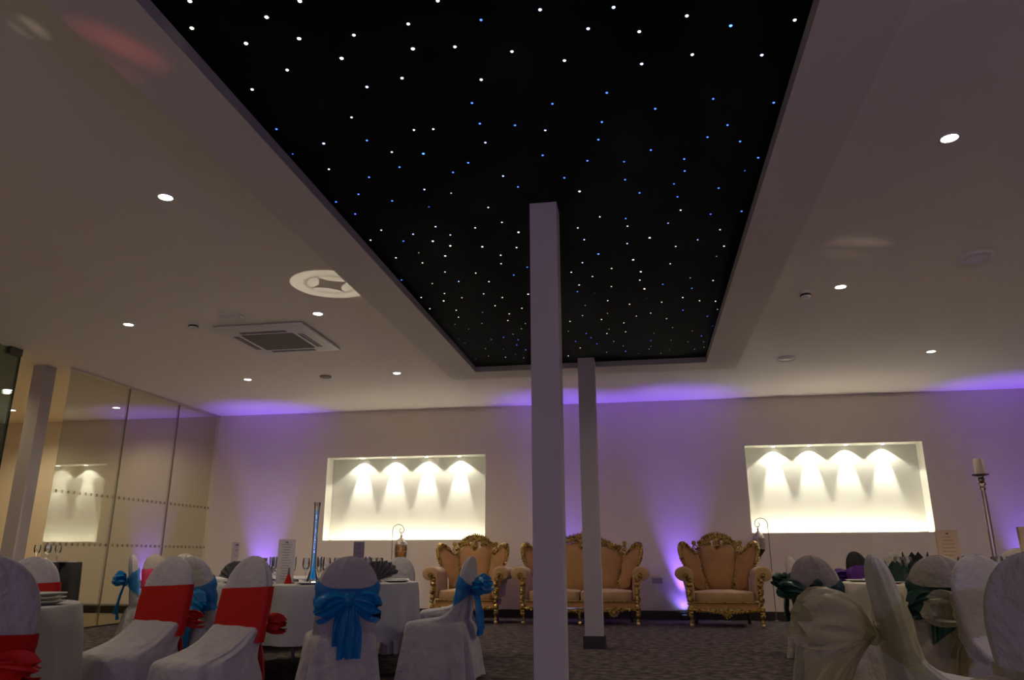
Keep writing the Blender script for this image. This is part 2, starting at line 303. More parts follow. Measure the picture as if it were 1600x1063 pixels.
def star_mb(mb, x, y, r): mb.blob((x - cxp, y - cyp, -0.001), (r, r, 0.004), 10, 4)
rest = {}
for i, (ap, x, y, c, sz, r) in enumerate(allst):
    key = (c, sz)
    if key not in SM: SM[key] = emissive('star_glow_%s%d' % key, SC[c], [0, 0.5, 1.1, 2.2, 3.5][sz] * (1.5 if c in 'bl' else 1))
    if i < 100:
        m = MB(); star_mb(m, x, y, r); o = m.build('star_light', SM[key], sp)
    else: rest.setdefault(key, MB()); star_mb(rest[key], x, y, r)
# the many smaller, farther stars are one part
restmb = MB(); mi = []; ml = []
for key, m in rest.items():
    k0 = len(restmb.f); restmb.add(m.v, m.f); mi += [len(ml)] * (len(restmb.f) - k0); ml.append(SM[key])
ro = restmb.build('star_light_field', ml[0], sp, False)
for m_ in ml[1:]: ro.data.materials.append(m_)
for p, q in zip(ro.data.polygons, mi): p.material_index = q
ro['kind'] = 'stuff'; ro['label'] = 'far tiny star lights'

# ------------------------------------------------------------------ ceiling fittings
DLAB = {0: 'recessed ceiling spotlight alone at the upper left, nearest on that side', 1: 'recessed ceiling spotlight at the upper right, nearest on that side',
        2: 'recessed ceiling spotlight left of the small black smoke detector', 3: 'recessed ceiling spotlight just above the air conditioning cassette',
        4: 'recessed ceiling spotlight nearest the purple corner of the end wall', 5: 'recessed ceiling spotlight near the left corner of the star ceiling frame',
        6: 'recessed ceiling spotlight beside the black detector on the right', 7: 'farthest recessed spotlight on the right, near the end wall'}
def downlight(x, y, lab, grp=None):
    o = thing('ceiling_spotlight', (x, y, CEIL), 0, lab, 'ceiling light', grp)
    MB().lathe([(0.048, -0.002), (0.052, -0.008), (0.064, -0.006), (0.066, 0.0), (0.048, 0.0)], 28).build('bezel', WHITEP, o)
    MB().lathe([(0.0005, -0.006), (0.047, -0.006), (0.047, -0.001), (0.0005, -0.001)], 28).build('bulb', LAMPE, o)
for i, (x, y) in enumerate(DL[:8]): downlight(x, y, DLAB[i], 'recessed ceiling spotlights')
downlight(-9.25, 11.97, 'recessed spotlight in the ceiling behind the glass, right of the white column', 'recessed ceiling spotlights')
downlight(-11.3, 11.86, 'recessed spotlight in the adjoining room, left of the white column', 'recessed ceiling spotlights')
def detector(x, y, lab):
    o = thing('smoke_detector', (x, y, CEIL), 0, lab, 'smoke detector', 'small black ringed ceiling detectors')
    MB().lathe([(0.055, 0), (0.055, -0.03), (0.05, -0.032), (0.0005, -0.032)], 24).build('base', WHITEP, o)
    MB().lathe([(0.052, -0.032), (0.056, -0.036), (0.056, -0.048), (0.05, -0.05), (0.0005, -0.05)], 24).build('vent_ring', DARKP, o)
    MB().lathe([(0.05, -0.05), (0.047, -0.064), (0.035, -0.072), (0.0005, -0.074)], 24).build('dome', WHITEP, o)
detector(-5.02, 7.57, 'small white detector with dark ring left of the air conditioning cassette')
detector(1.75, 7.67, 'small white detector with dark ring beside a spotlight on the right')
def disc(x, y, r, lab, h=0.03, m=WHITEP):
    o = thing('ceiling_speaker', (x, y, CEIL), 0, lab, 'ceiling fitting', 'flat round ceiling fittings')
    MB().lathe([(r, 0), (r, -h * .7), (r * .93, -h), (r * .84, -h * .8), (r * .8, -h * .62), (0.0005, -h * .62)], 36).build('rim', m, o)
    MB().lathe([(r * .55, -h * .60), (r * .5, -h * 1.0), (0.0005, -h * 1.05)], 30).build('centre_cap', m, o)
disc(-4.45, 7.38, 0.135, 'flat white round fitting on the ceiling above the cassette unit')
disc(3.08, 6.95, 0.16, 'large flat white round fitting on the right ceiling')
disc(-4.58, 10.33, 0.085, 'small grey round ceiling vent beyond the cassette unit', 0.02, GRILLE)
disc(2.03, 10.40, 0.12, 'flat round fitting on the ceiling just before the right wall recess')
# air conditioning cassette
ac = thing('air_conditioning_cassette', (-4.30, 8.26, CEIL - .002), 0.0, 'square white air conditioning cassette with grey grille on the left ceiling', 'air conditioner')
H = 0.56
def sq(h, z, n=1): return [(-h, -h, z), (h, -h, z), (h, h, z), (-h, h, z)]
MB().loft([sq(H - .03, 0), sq(H, -.02), sq(H, -.045), sq(H - .05, -.062), sq(.34, -.066), sq(.33, -.055)], False, True).build('housing', WHITEP, ac, True, 20)
g = MB().box((-.32, -.32, -.066), (.32, .32, -.056))
for i in range(24): g.box((-.315 + i * .0265, -.315, -.072), (-.302 + i * .0265, .315, -.064))
g.build('grille', GRILLE, ac, False)
for k in range(4):
    M = Matrix.Rotation(k * PI / 2, 4, 'Z'); s_ = MB().box((-.29, .375, -.0665), (.29, .405, -.062), M).box((-.29, .42, -.0665), (.29, .44, -.061), M)
    s_.build('air_slot', DARKP, ac, False)

# ------------------------------------------------------------------ glass partition
gp = thing('glass_partition', (GX, 11.1, 0), 0, 'frameless glass partition along the left side with rows of small squares', 'glass partition')
ys = [9.173, 10.473, 11.80, YW - .002]
for a, b in zip(ys[:-1], ys[1:]):
    p = MB().box((-.006, a - 11.1 + .004, 0.012), (.006, b - 11.1 - .004, CEIL - .03)).build('glass_pane', PANE, gp, False)
    d = MB(); n = int((b - a) / 0.115)
    for z in (1.845, 1.145):
        for i in range(n):
            y = a - 11.1 + .06 + i * 0.115
            d.box((.0062, y, z - .02), (.0070, y + .042, z + .022))
    d.build('frosted_squares', MANIF, p, False)
for y in ys[1:-1]: MB().box((-.007, y - 11.1 - .0035, .012), (.007, y - 11.1 + .0035, CEIL - .03)).build('joint', mat('silicone', (0.16, 0.15, 0.12), .6), gp, False)
MB().box((-.02, ys[0] - 11.1, CEIL - .035), (.02, ys[-1] - 11.1, CEIL)).build('top_channel', mat('channel', (0.55, 0.5, 0.44), .4, .3), gp, False)
MB().box((-.02, ys[0] - 11.1, 0), (.02, ys[-1] - 11.1, .02)).build('bottom_channel', DSTEEL, gp, False)
gd = thing('glass_screen', (GX, 7.2, 0), 0, 'green tinted glass screen at the left edge, left of the white column', 'glass screen')
MB().box((-.006, -1.0, .012), (.006, 1.06, CEIL - .01)).build('glass_pane', GREENPANE, gd, False)
MB().box((-.03, .86, CEIL - .09), (.03, 1.06, CEIL - .0)).build('clamp', DSTEEL, gd, False)
MB().box((-.008, 1.06, .012), (.008, 1.067, CEIL - .01)).build('edge', mat('green_glass_edge', (0.05, 0.10, 0.07), .2), gd, False)

# ------------------------------------------------------------------ uplights
for i, (x, y) in enumerate(UP):
    o = thing('floor_uplight', (x, y, 0), 0, ['round floor uplight behind the left banquet table, glowing purple', 'floor uplight behind the gilded sofa, glowing purple',
              'small floor uplight beside the right gilded armchair, glowing purple', 'floor uplight behind the right banquet table, glowing purple'][i], 'uplight', 'purple floor uplights')
    MB().lathe([(.0005, 0), (.06, 0), (.06, .05), (.05, .075), (.04, .078), (.04, .06), (.0005, .06)], 24).build('body', DARKP, o)
    MB().lathe([(.0005, .062), (.036, .062), (.036, .067), (.0005, .068)], 20).build('lens', UPE, o)

# ------------------------------------------------------------------ covered chairs
def sring(cy, a, b, n, z, amp=0.0, ph=0.0, N=72, k=9):
    out = []
    for j in range(N):
        t = 2 * PI * j / N; c, s = math.cos(t), math.sin(t)
        x = a * math.copysign(abs(c) ** (2 / n), c); y = b * math.copysign(abs(s) ** (2 / n), s)
        f = amp * (math.sin(k * t + ph) + .6 * math.sin((k * 2 - 3) * t + 2 * ph + z * 5) + .4 * math.sin((k + 4) * t - ph))
        l = math.hypot(x, y) or 1
        out.append((x + x / l * f, cy + y + y / l * f, z))
    return out
BW = 0.212
def back_cy(z): return -0.180 - 0.16 * (z - 0.55)
def back_a(z, top=0.965):
    if z <= 0.72: return BW
    q = min(1, (z - 0.72) / (top - 0.72)); return BW * max(0.0001, (1 - q ** 2.15)) ** 0.5
def back_b(z, top=0.965):
    q = max(0, (z - 0.80) / (top - 0.80)); return 0.046 * max(.05, (1 - min(1, q) ** 2.5)) ** .5 + .006 * max(0, (0.6 - z) / .1)
def cover_mb(rng, top=0.965, flare=1.0, drape=False):
    ph = rng.uniform(0, 6); rings = []
    seat = [(.006, .02, .275, .32, .026), (.06, .02, .270, .313, .023), (.15, .02, .262, .303, .018), (.26, .02, .247, .288, .012), (.35, .02, .236, .275, .009), (.405, .02, .229, .267, .006)]
    if drape: seat = [(z, 0, a, b - .025, m) for z, cy, a, b, m in seat] + [(.425, -.005, .222, .232, .005), (.440, -.030, .216, .200, .006), (.458, -.063, .211, .163, .006), (.480, -.095, .208, .128, .005), (.510, -.125, .207, .100, .004), (.55, -.155, .208, .073, .003)]
    else: seat += [(.428, .02, .222, .259, .004), (.442, .018, .212, .247, .003), (.450, -.01, .207, .212, .003), (.460, -.06, .205, .160, .003), (.475, -.105, .205, .118, .003), (.50, -.14, .207, .086, .003), (.54, -.17, .209, .062, .003)]
    for z, cy, a, b, amp in seat:
        rings.append(sring(cy - (.01 if z < .4 else 0), a * (flare if z < .4 else 1), b, 3.2 if drape else 4.5, z, amp, ph))
    zs = [.60, .65, .70, .74, .78, .82, .85, .88, .90, .92, .935, .948, .957, .962, .9645]
    for z in zs:
        z = z if top == .965 else .6 + (z - .6) * (top - .6) / .365
        rings.append(sring(back_cy(z), back_a(z, top), back_b(z, top), 2.6, z, .0032, ph, k=8))
    return MB().loft(rings)
def band_mb(z_front, z_back, rng, off=.010, wrinkle=.004, skew=0.0):
    """sash round the chair back; z_front, z_back = (low, high) at the front and at the knot"""
    N = 72; M = 9; ph = rng.uniform(0, 6); rings = []
    def zlo(t): q = (1 - math.sin(t)) / 2; q = q ** 1.6; return z_front[0] * (1 - q) + z_back[0] * q + skew * math.cos(t)
    def zhi(t): q = (1 - math.sin(t)) / 2; q = q ** 1.6; return z_front[1] * (1 - q) + z_back[1] * q + skew * math.cos(t)
    for i in range(M):
        u = i / (M - 1); ring = []
        for j in range(N):
            t = 2 * PI * j / N; z = zlo(t) * (1 - u) + zhi(t) * u
            c, s = math.cos(t), math.sin(t); a = back_a(z) + off; b = back_b(z) + off
            x = a * math.copysign(abs(c) ** (2 / 2.8), c); y = b * math.copysign(abs(s) ** (2 / 2.8), s)
            f = wrinkle * (math.sin(u * 14 + ph + 1.5 * math.sin(2 * t + ph)) + .5 * math.sin(u * 25 + 3 * t))
            l = math.hypot(x, y); ring.append((x + x / l * f, back_cy(z) + y + y / l * f, z))
        rings.append(ring)
    return MB().loft(rings, False, False)
def loop_mb(start, d, L, Hh, T, rng, up=(0, 0, 1), pleat=.34):
    d = Vector(d).normalized(); upv = Vector(up); upv = (upv - d * upv.dot(d)).normalized(); nn = d.cross(upv); ph = rng.uniform(0, 6); rings = []
    for i in range(11):
        u = i / 10; h = Hh * (.16 + .84 * math.sin(min(1, u * 1.15) * PI * .62)) * (1 if u < .85 else (1 - ((u - .85) / .15) ** 2 * .45))
        th = T * (.3 + .7 * math.sin(PI * min(1, u * 1.05) * .75)) * (1 if u < .8 else 1 - (u - .8) * 3.2)
        c = Vector(start) + d * L * u - Vector((0, 0, 1)) * .25 * L * u * u
        ring = []
        for k in range(44):
            t = 2 * PI * k / 44; f = 1 + .07 * math.sin(3 * t + ph) * u
            pl = T * pleat * math.sin(math.cos(t) * 11 + ph) * min(1, u * 1.6)
            ring.append(c + upv * h * math.cos(t) * f + nn * (max(th, .003) * math.sin(t) * f + pl) + d * .03 * math.sin(5 * t + ph) * u)
        rings.append(ring)
    return MB().loft(rings, True, True)
def tail_mb(start, path, w0, w1, rng, wv=(1, 0, 0)):
    pts = spline([start] + path, 5); n = len(pts); wv = Vector(wv).normalized(); m = MB(); rings = []; ph = rng.uniform(0, 6)
    for i, p in enumerate(pts):
        u = i / (n - 1); w_ = w0 + (w1 - w0) * min(1, u * 1.6) ; p = Vector(p); front = []; bk = []
        for k in range(15):
            v = k / 14 - .5
            off = Vector((0, -1, 0)) * (.006 + .009 * u) * math.sin(v * 15 + ph + u * 3)
            q = p + wv * w_ * v + off; front.append(q); bk.append(q + Vector((0, .003, 0)))
        rings.append(front + bk[::-1])
    return m.loft(rings)
CH = 'banquet chairs in fitted cloth covers'
def chair(x, y, dx, dy, label, sash, seed, cover=LINEN, style='organza', group=None, scale=1.0, top=.965, band=(.50, .79), bow=1.0):
    rng = random.Random(seed)
    o = thing('covered_chair', (x, y, 0), facing(dx, dy), label, 'chair', group or CH)
    if scale != 1: o.scale = (scale,) * 3
    cover_mb(rng, top, drape=(style == 'wide')).build('chair_cover', cover, o)
    for sx in (-1, 1):
        for sy in (-1, 1): MB().box((sx * .16 - .012, sy * .15 - .012, 0), (sx * .16 + .012, sy * .15 + .012, .34)).build('leg', DSTEEL, o, False)
    if not sash: return o
    if style == 'wide':       # flat satin band with a small knot behind
        b = band_mb(band, band, rng, .009, .0015, -.01).build('sash', sash, o)
        kz = .60; ky = back_cy(kz) - .075
        k = MB().blob((0, ky, kz), (.05, .04, .045), 14, 8).build('knot', sash, b)
        for s in (-1, 1): loop_mb((s * .015, ky, kz), (s * .8, -.55, .12), .17, .055, .03, rng).build('bow_loop', sash, b)
        tail_mb((0.02, ky, kz), [(.05, ky - .03, .45), (.06, ky - .04, .22)], .03, .10, rng).build('bow_tail', sash, b)
        tail_mb((-.02, ky, kz), [(-.05, ky - .03, .45), (-.07, ky - .03, .25)], .03, .10, rng).build('bow_tail', sash, b)
    elif style == 'organza':
        b = band_mb((.56, .83), (.65, .73), rng, .012, .005).build('sash', sash, o)
        kz = .69; ky = back_cy(kz) - .085
        MB().blob((0, ky, kz), (.04, .035, .045), 14, 8).build('knot', sash, b)
        for s in (-1, 1): loop_mb((s * .01, ky, kz), (s * .85, -.45, .45), .21, .075, .045, rng).build('bow_loop', sash, b)
        tail_mb((0.01, ky, kz), [(.03, ky - .04, .50), (.03, ky - .03, .33)], .03, .15, rng).build('bow_tail', sash, b)
        tail_mb((-.01, ky, kz), [(-.03, ky - .035, .52), (-.02, ky - .06, .38)], .03, .13, rng).build('bow_tail', sash, b)
    elif style == 'drape':    # seen from behind: wide swags gathered to a centre knot with one long tail
        b = band_mb((.60, .84), (.58, .75), rng, .012, .007).build('sash', sash, o)
        kz = .675; ky = back_cy(kz) - .075
        MB().blob((0, ky, kz), (.045, .03, .05), 14, 8).build('knot', sash, b)
        for s in (-1, 1): loop_mb((s * .01, ky, kz), (s, -.10, -.12), .19, .095, .03, rng, pleat=.45).build('bow_loop', sash, b)
        tail_mb((.015, ky, kz), [(.02, ky - .02, .50), (.015, ky - .015, .30)], .05, .16, rng).build('bow_tail', sash, b)
        tail_mb((-.02, ky + .01, kz), [(-.04, ky, .55), (-.045, ky, .38)], .05, .11, rng).build('bow_tail', sash, b)
    elif style == 'tulle':    # very large floating bow
        b = band_mb((.44 + .06, .80), (.56, .70), rng, .014, .006).build('sash', sash, o)
        kz = .63; ky = back_cy(kz) - .09
        MB().blob((0, ky, kz), (.035, .035, .04), 14, 8).build('knot', sash, b)
        for s in (-1, 1): loop_mb((s * .01, ky, kz), (s * .45, -.85, .50), .36 * bow, .135 * bow, .06 * bow, rng, pleat=.16).build('bow_loop', sash, b)
        tail_mb((0.01, ky, kz), [(.04, ky - .12, .50), (.07, ky - .22, .30)], .04, .26, rng, (1, -.5, 0)).build('bow_tail', sash, b)
        tail_mb((-.01, ky, kz), [(-.05, ky - .16, .50), (-.08, ky - .24, .34)], .04, .24, rng, (1, .6, 0)).build('bow_tail', sash, b)
    return o
LT = (-3.00, 6.95)    # left banquet table centre
FT = (-3.53, 3.10)    # front left table
RT = (2.62, 7.35)     # right table
ST = (-4.35, 8.65)     # second table on the left
# foreground left, red sashes
chair(-3.00, 4.28, -0.34, -1, 'white covered chair with flat red sash, left one of the two in the foreground', RED, 1, style='wide')
chair(-2.36, 4.04, -0.50, -1, 'white covered chair with flat red sash, right one of the two, nearest the blue vase', RED, 2, style='wide')
chair(-4.08, 4.50, 0.15, -1, 'white covered chair with red sash partly hidden behind the dark leftmost chair', RED, 3, style='wide')
chair(-2.46, 2.48, -0.80, 0.42, 'nearest covered chair, cut by the left edge, with dark red sash', RED, 4, style='wide', band=(.44, .70))
# left banquet table
chair(-2.16, 5.42, -0.60, 1, 'white covered chair seen from behind with wide blue bow at the left table', BLUE, 5, style='drape')
chair(-1.71, 6.55, -1, 0.05, 'white covered chair seen side-on with blue bow before the left gilded armchair', BLUE, 6)
chair(-3.27, 5.62, 0.30, 1, 'white covered chair with blue sash half hidden behind red sashes', BLUE, 7, style='drape')
chair(-2.00, 7.88, -1, -0.20, 'covered chair tucked behind the side-on blue sashed chair', BLUE, 8)
chair(-2.78, 8.28, -0.2, -1, 'white covered chair on the far side of the left table behind the grey fan napkin', None, 9)
# second table on the left, farther
chair(-5.24, 7.78, 0.8, 0.6, 'far white covered chair with fluffy blue bow before the tan glass wall', BLUE, 10, scale=1.03)
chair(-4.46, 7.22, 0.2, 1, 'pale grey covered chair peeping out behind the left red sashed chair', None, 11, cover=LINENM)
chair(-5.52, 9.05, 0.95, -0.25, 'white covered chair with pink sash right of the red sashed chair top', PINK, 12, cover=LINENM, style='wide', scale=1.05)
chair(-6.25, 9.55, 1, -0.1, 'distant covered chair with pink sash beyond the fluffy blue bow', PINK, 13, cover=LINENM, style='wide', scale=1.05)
# right side
chair(1.22, 3.60, 1, -0.10, 'white covered chair seen edge-on with huge cream organza bow, foreground right', CREAM, 14, style='tulle')
chair(1.83, 4.28, 0.50, -1, 'white covered chair with pale sheer sash and yellow bow, right foreground', CREAM, 15, style='tulle', bow=.72)
chair(1.22, 2.34, 0.75, 0.35, 'shadowy mauve covered chair cut by the right edge', CREAM, 16, style='wide', band=(.42, .66))
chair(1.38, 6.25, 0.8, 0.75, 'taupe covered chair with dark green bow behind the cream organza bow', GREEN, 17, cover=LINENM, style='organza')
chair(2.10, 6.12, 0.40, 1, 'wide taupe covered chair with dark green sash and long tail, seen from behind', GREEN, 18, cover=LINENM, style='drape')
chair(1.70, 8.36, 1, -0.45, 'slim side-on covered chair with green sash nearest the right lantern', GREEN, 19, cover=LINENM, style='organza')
chair(2.42, 8.78, 1, -0.9, 'black covered chair with violet sash behind the edge-on white chair', VIOLET, 20, cover=BLACKC, style='organza', scale=1.05)
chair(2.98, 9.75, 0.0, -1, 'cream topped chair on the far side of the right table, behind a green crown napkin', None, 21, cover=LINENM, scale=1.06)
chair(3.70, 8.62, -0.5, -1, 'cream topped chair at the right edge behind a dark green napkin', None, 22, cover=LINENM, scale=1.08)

# ------------------------------------------------------------------ tables
def round_table(c, r, label, clabel, m, seed, drop=0.28, h=0.74):
    o = thing('round_table', (c[0], c[1], 0), 0, label, 'table', 'round banquet tables')
    MB().lathe([(.0005, h - .035), (r, h - .035), (r, h - .006), (.0005, h - .006)], 48).build('tabletop', mat('ply', (0.25, 0.17, 0.1), .6), o)
    for k in range(4):
        a = PI / 4 + k * PI / 2; MB().tube([(r * .62 * math.cos(a), r * .62 * math.sin(a), 0), (r * .62 * math.cos(a), r * .62 * math.sin(a), h - .035)], .016).build('leg', DSTEEL, o)
    rng = random.Random(seed); ph = rng.uniform(0, 6); N = 144; rings = []
    def rg(rr, z, amp):
        out = []
        for j in range(N):
            t = 2 * PI * j / N; f = amp * (math.sin(13 * t + ph) + .5 * math.sin(22 * t + 2 * ph) + .35 * math.sin(5 * t))
            out.append(((rr + f) * math.cos(t), (rr + f) * math.sin(t), z))
        return out
    rings.append(rg(.002, h, 0)); rings.append(rg(r * .5, h, 0)); rings.append(rg(r * .96, h, 0)); rings.append(rg(r + .004, h - .003, 0)); rings.append(rg(r + .013, h - .015, .001))
    for i in range(1, 7):
        u = i / 6; rings.append(rg(r + .018 + .035 * u, h - .015 - (h - .015 - drop) * u, .004 + .022 * u))
    cl = MB().loft(rings, True, False).build('tablecloth', m); cl.location = (c[0], c[1], 0)
    tag(cl, clabel, 'tablecloth', 'cloths on the round tables'); return o
round_table(LT, .90, 'round banquet table under the white cloth, left of the gilded armchair', 'white draped cloth on the glass-laden left table', CLOTH, 1)
round_table(FT, .86, 'round table in the left foreground under a grey-white cloth', 'grey-white draped cloth in the left foreground beside the red sashes', CLOTH, 2, .05)
round_table(RT, .90, 'round table on the right under an ivory cloth, among green sashes', 'ivory draped cloth behind the green sashed chairs', CLOTHW, 3)
round_table(ST, .78, 'farther round table on the left beyond the red sashes', 'white cloth on the farther left table', CLOTH, 4)
# black cloth bar table in the adjoining room
bt = thing('poseur_table', (-6.92, 8.0, 0), 0, 'tall black draped table in front of the glass partition', 'table')
MB().box((-.50, -.28, .885), (.34, .28, .91)).build('tabletop', DARKP, bt, False)
rr = []
for z, e, am in ((.914, 0.0, 0), (.914, .012, 0), (.905, .02, 0), (.7, .03, .006), (.5, .035, .010), (.34, .04, .014)):
    ring = []
    for (ax, ay), (bx, by) in zip([(-.5, -.28), (.34, -.28), (.34, .28), (-.5, .28)], [(.34, -.28), (.34, .28), (-.5, .28), (-.5, -.28)]):
        for k in range(12):
            u = k / 12; x = ax + (bx - ax) * u; y = ay + (by - ay) * u; l = math.hypot(x + .08, y)
            f = e + am * math.sin(k * 1.3 + ax * 9); ring.append((x + (x + .08) / l * f, y + y / l * f, z - (.10 if (k in (0,) and z < .4) else 0)))
    rr.append(ring)
MB().loft(rr, True, False).build('cloth', BLACKT, bt)
MB().box((-.44, -.22, 0), (.28, .22, .86)).build('frame', DARKP, bt, False)
for i, x in enumerate((-6.84, -6.77, -6.70, -6.63)):
    o = MB().lathe([(.03, 0), (.032, .004), (.005, .01), (.005, .08), (.03, .11), (.038, .15), (.034, .19)], 16).build('wine_glass', CRYSTAL)
    o.location = (x, 7.88 + .07 * (i % 2), .914); tag(o, 'clear wine glass on the tall black draped table', 'glass', 'glasses on the black table')
o = MB().lathe([(.0005, 0), (.03, 0), (.032, .03), (.028, .035), (.0005, .02)], 14).build('tealight', FLAME); o.location = (-6.86, 7.80, .914); tag(o, 'glowing tealight on the black draped table', 'candle')
for i in range(2):
    o = MB().box((-.09, -.06, 0), (.09, .06, .012)).build('folded_leaflets', CARD, None, False); o.location = (-6.68 + i * .16, 7.85 + i * .12, .914); tag(o, ['white folded papers on the black table, left pile', 'white folded papers on the black table, right pile'][i], 'leaflet', 'papers on the black table')

# ------------------------------------------------------------------ tableware
GP = {'wine': [(.0005, 0), (.034, 0), (.034, .003), (.006, .008), (.004, .02), (.004, .085), (.012, .095), (.030, .115), (.038, .145), (.036, .185), (.032, .215), (.0305, .215), (.034, .18), (.036, .145), (.028, .118), (.0005, .10)],
      'flute': [(.0005, 0), (.030, 0), (.030, .003), (.005, .008), (.004, .08), (.014, .10), (.023, .15), (.022, .225), (.0205, .225), (.021, .15), (.012, .103), (.0005, .095)],
      'tumbler': [(.0005, 0), (.028, 0), (.034, .1), (.0325, .1), (.0265, .006), (.0005, .006)]}
gmesh = {}
AVOID = [(2.04, 6.95), (2.22, 7.06), (2.83, 6.68), (3.02, 6.85), (2.46, 7.75), (2.95, 7.30), (2.60, 7.30), (3.24, 7.25), (2.72, 7.50), (2.83, 7.56), (-3.05, 6.40), (-3.14, 6.12)]
def glassware(kind, x, y, z, label, grp):
    if any(math.hypot(x - a, y - b) < .13 for a, b in AVOID): return
    nm = {'wine': 'wine_glass', 'flute': 'champagne_flute', 'tumbler': 'tumbler'}[kind]
    if kind not in gmesh:
        o = MB().lathe(GP[kind], 18).build(nm, CRYSTAL); gmesh[kind] = o
    else:
        o = gmesh[kind].copy(); col.objects.link(o)
    o.location = (x, y, z); tag(o, label, 'glass', grp)
napm = {}
def fan_napkin(x, y, z, rz, m, label, r=.11, h=.16, grp='folded fan napkins'):
    mb = MB(); n = 16; a = []; b = []
    for i in range(n + 1):
        t = PI * (.06 + .88 * i / n); zz = .012 if i % 2 else -.012; rr_ = h * (1 if i % 2 else .93)
        a.append((0.012 * math.cos(t), zz * .3, .004 + .008 * math.sin(t))); b.append((rr_ * math.cos(t) * r / .11, zz * 1.6, .012 + rr_ * math.sin(t)))
    top = a + b; vs = top + [(x_, y_ + .003, z_) for x_, y_, z_ in top]; k = n + 1; fs = []
    for i in range(n):
        fs.append((i, i + 1, k + i + 1, k + i)); fs.append((2 * k + i, 3 * k + i, 3 * k + i + 1, 2 * k + i + 1)); fs.append((k + i, k + i + 1, 3 * k + i + 1, 3 * k + i))
    mb.add(vs, fs); mb.box((-.035, -.03, 0), (.035, .03, .02)); o = mb.build('fan_napkin', m, None, False); o.location = (x, y, z); o.rotation_euler = (0, 0, rz)
    tag(o, label, 'napkin', grp)
def plate(x, y, z, label, grp, r=.13):
    o = MB().lathe([(.0005, 0), (r * .6, 0), (r, .016), (r, .019), (r * .62, .006), (.0005, .005)], 32).build('dinner_plate', CHINA); o.location = (x, y, z); tag(o, label, 'plate', grp)
TT = .7405
rng = random.Random(77)
for i in range(10):
    a = -PI / 2 + (i + .5) * 2 * PI / 10; ca, sa = math.cos(a), math.sin(a)
    L = lambda q: 'clear %s on the white left banquet table' % q
    plate(LT[0] + .74 * ca, LT[1] + .74 * sa, TT, 'white dinner plate laid on the left banquet table', 'plates on the left table')
    glassware('wine', LT[0] + .54 * ca - .10 * sa, LT[1] + .54 * sa + .10 * ca, TT, L('wine glass'), 'wine glasses on the left table')
    glassware('wine', LT[0] + .50 * ca - .19 * sa, LT[1] + .50 * sa + .19 * ca, TT, L('wine glass'), 'wine glasses on the left table')
    glassware('flute', LT[0] + .45 * ca - .03 * sa, LT[1] + .45 * sa + .03 * ca, TT, L('champagne flute'), 'flutes on the left table')
for i, (x, y) in enumerate(((-2.27, 6.42), (-3.55, 6.4), (-3.75, 7.2), (-2.6, 7.58))):
    fan_napkin(x, y, TT + .02, 0, SILVERG, ['grey fan napkin at the right end of the left table', 'grey fan napkin on the left table behind a red sash', 'grey fan napkin at the far left of the left table', 'grey fan napkin on the far side of the left table'][i])
# mirror plate and centrepiece
o = MB().lathe([(.0005, 0), (.21, 0), (.21, .006), (.0005, .006)], 40).build('mirror_plate', CHROME); o.location = (-2.98, 6.62, TT); tag(o, 'round mirror plate under the blue vase', 'mirror')
va = thing('tall_vase', (-2.955, 6.68, TT + .006), 0, 'very tall slim flared glass vase filled with blue water', 'vase')
VZ = [(.056, .0), (.054, .01), (.026, .10), (.0215, .25), (.0225, .55), (.026, .66), (.032, .70)]
MB().lathe(VZ + [(r - .003, z) for r, z in VZ[::-1][:-1]] + [(.0005, .012)], 28).build('vase_glass', CRYSTAL, va)
MB().lathe([(.0005, .014), (.046, .014), (.023, .10), (.0180, .25), (.0190, .55), (.021, .625), (.0005, .625)], 24).build('blue_water', BLUEW, va)
def card(name, x, y, z, wd, ht, m, ink, rz, label, lines, grp, tilt=0.0):
    o = thing(name, (x, y, z), rz, label, 'menu card', grp)
    MB().box((-wd / 2, -.002, 0), (wd / 2, .002, ht)).build('panel', m, o, False)
    MB().box((-wd / 2, .001, 0), (-wd / 2 + .004, .05, ht)).build('side_panel', m, o, False)
    t = MB(); r_ = random.Random(len(label)); zt = ht * .93
    t.box((-.012, -.0032, zt - .008), (.012, -.0021, zt + .006))
    for i in range(lines):
        zt -= ht * .84 / lines; ww = wd * r_.uniform(.16, .34)
        x_ = -ww
        while x_ < ww: l = r_.uniform(.008, .02); t.box((x_, -.0032, zt), (min(x_ + l, ww), -.0021, zt + .0045)); x_ += l + .004
    t.build('printed_lines', ink, o, False)
card('menu_card', -3.16, 6.55, TT, .155, .375, CARD, INK, .08, 'tall narrow white menu card standing on the left table', 14, 'standing menu cards')
card('menu_card', -2.66, 7.02, TT, .10, .36, mat('mauve_card', (0.22, 0.19, 0.25), .7), INK, .3, 'dark mauve card below the left lit recess', 8, 'standing menu cards')
card('menu_card', -3.84, 6.90, TT, .05, .36, CARD, INK, .9, 'slim white card seen edge-on at the left end of the left table', 6, 'standing menu cards')
card('menu_card', 2.60, 7.30, TT, .165, .44, CARDW, INKB, -.1, 'cream printed menu card beside the right lit recess', 12, 'standing menu cards')
card('menu_card', 3.24, 7.25, TT, .165, .46, CARDW, INKB, -.1, 'cream menu card at the very right edge of the picture', 12, 'standing menu cards')
for i in range(26):
    a = rng.uniform(0, 2 * PI); r_ = rng.uniform(.07, .20)
    o = MB().blob((0, 0, .014), .014, 7, 4).build('glass_pebble', CRYSTAL, None, False); o.location = (-2.98 + r_ * math.cos(a) * 1.0, 6.62 + r_ * math.sin(a), TT + .006); tag(o, 'clear glass pebble scattered round the foot of the blue vase', 'pebble', 'glass pebbles on the mirror plate')
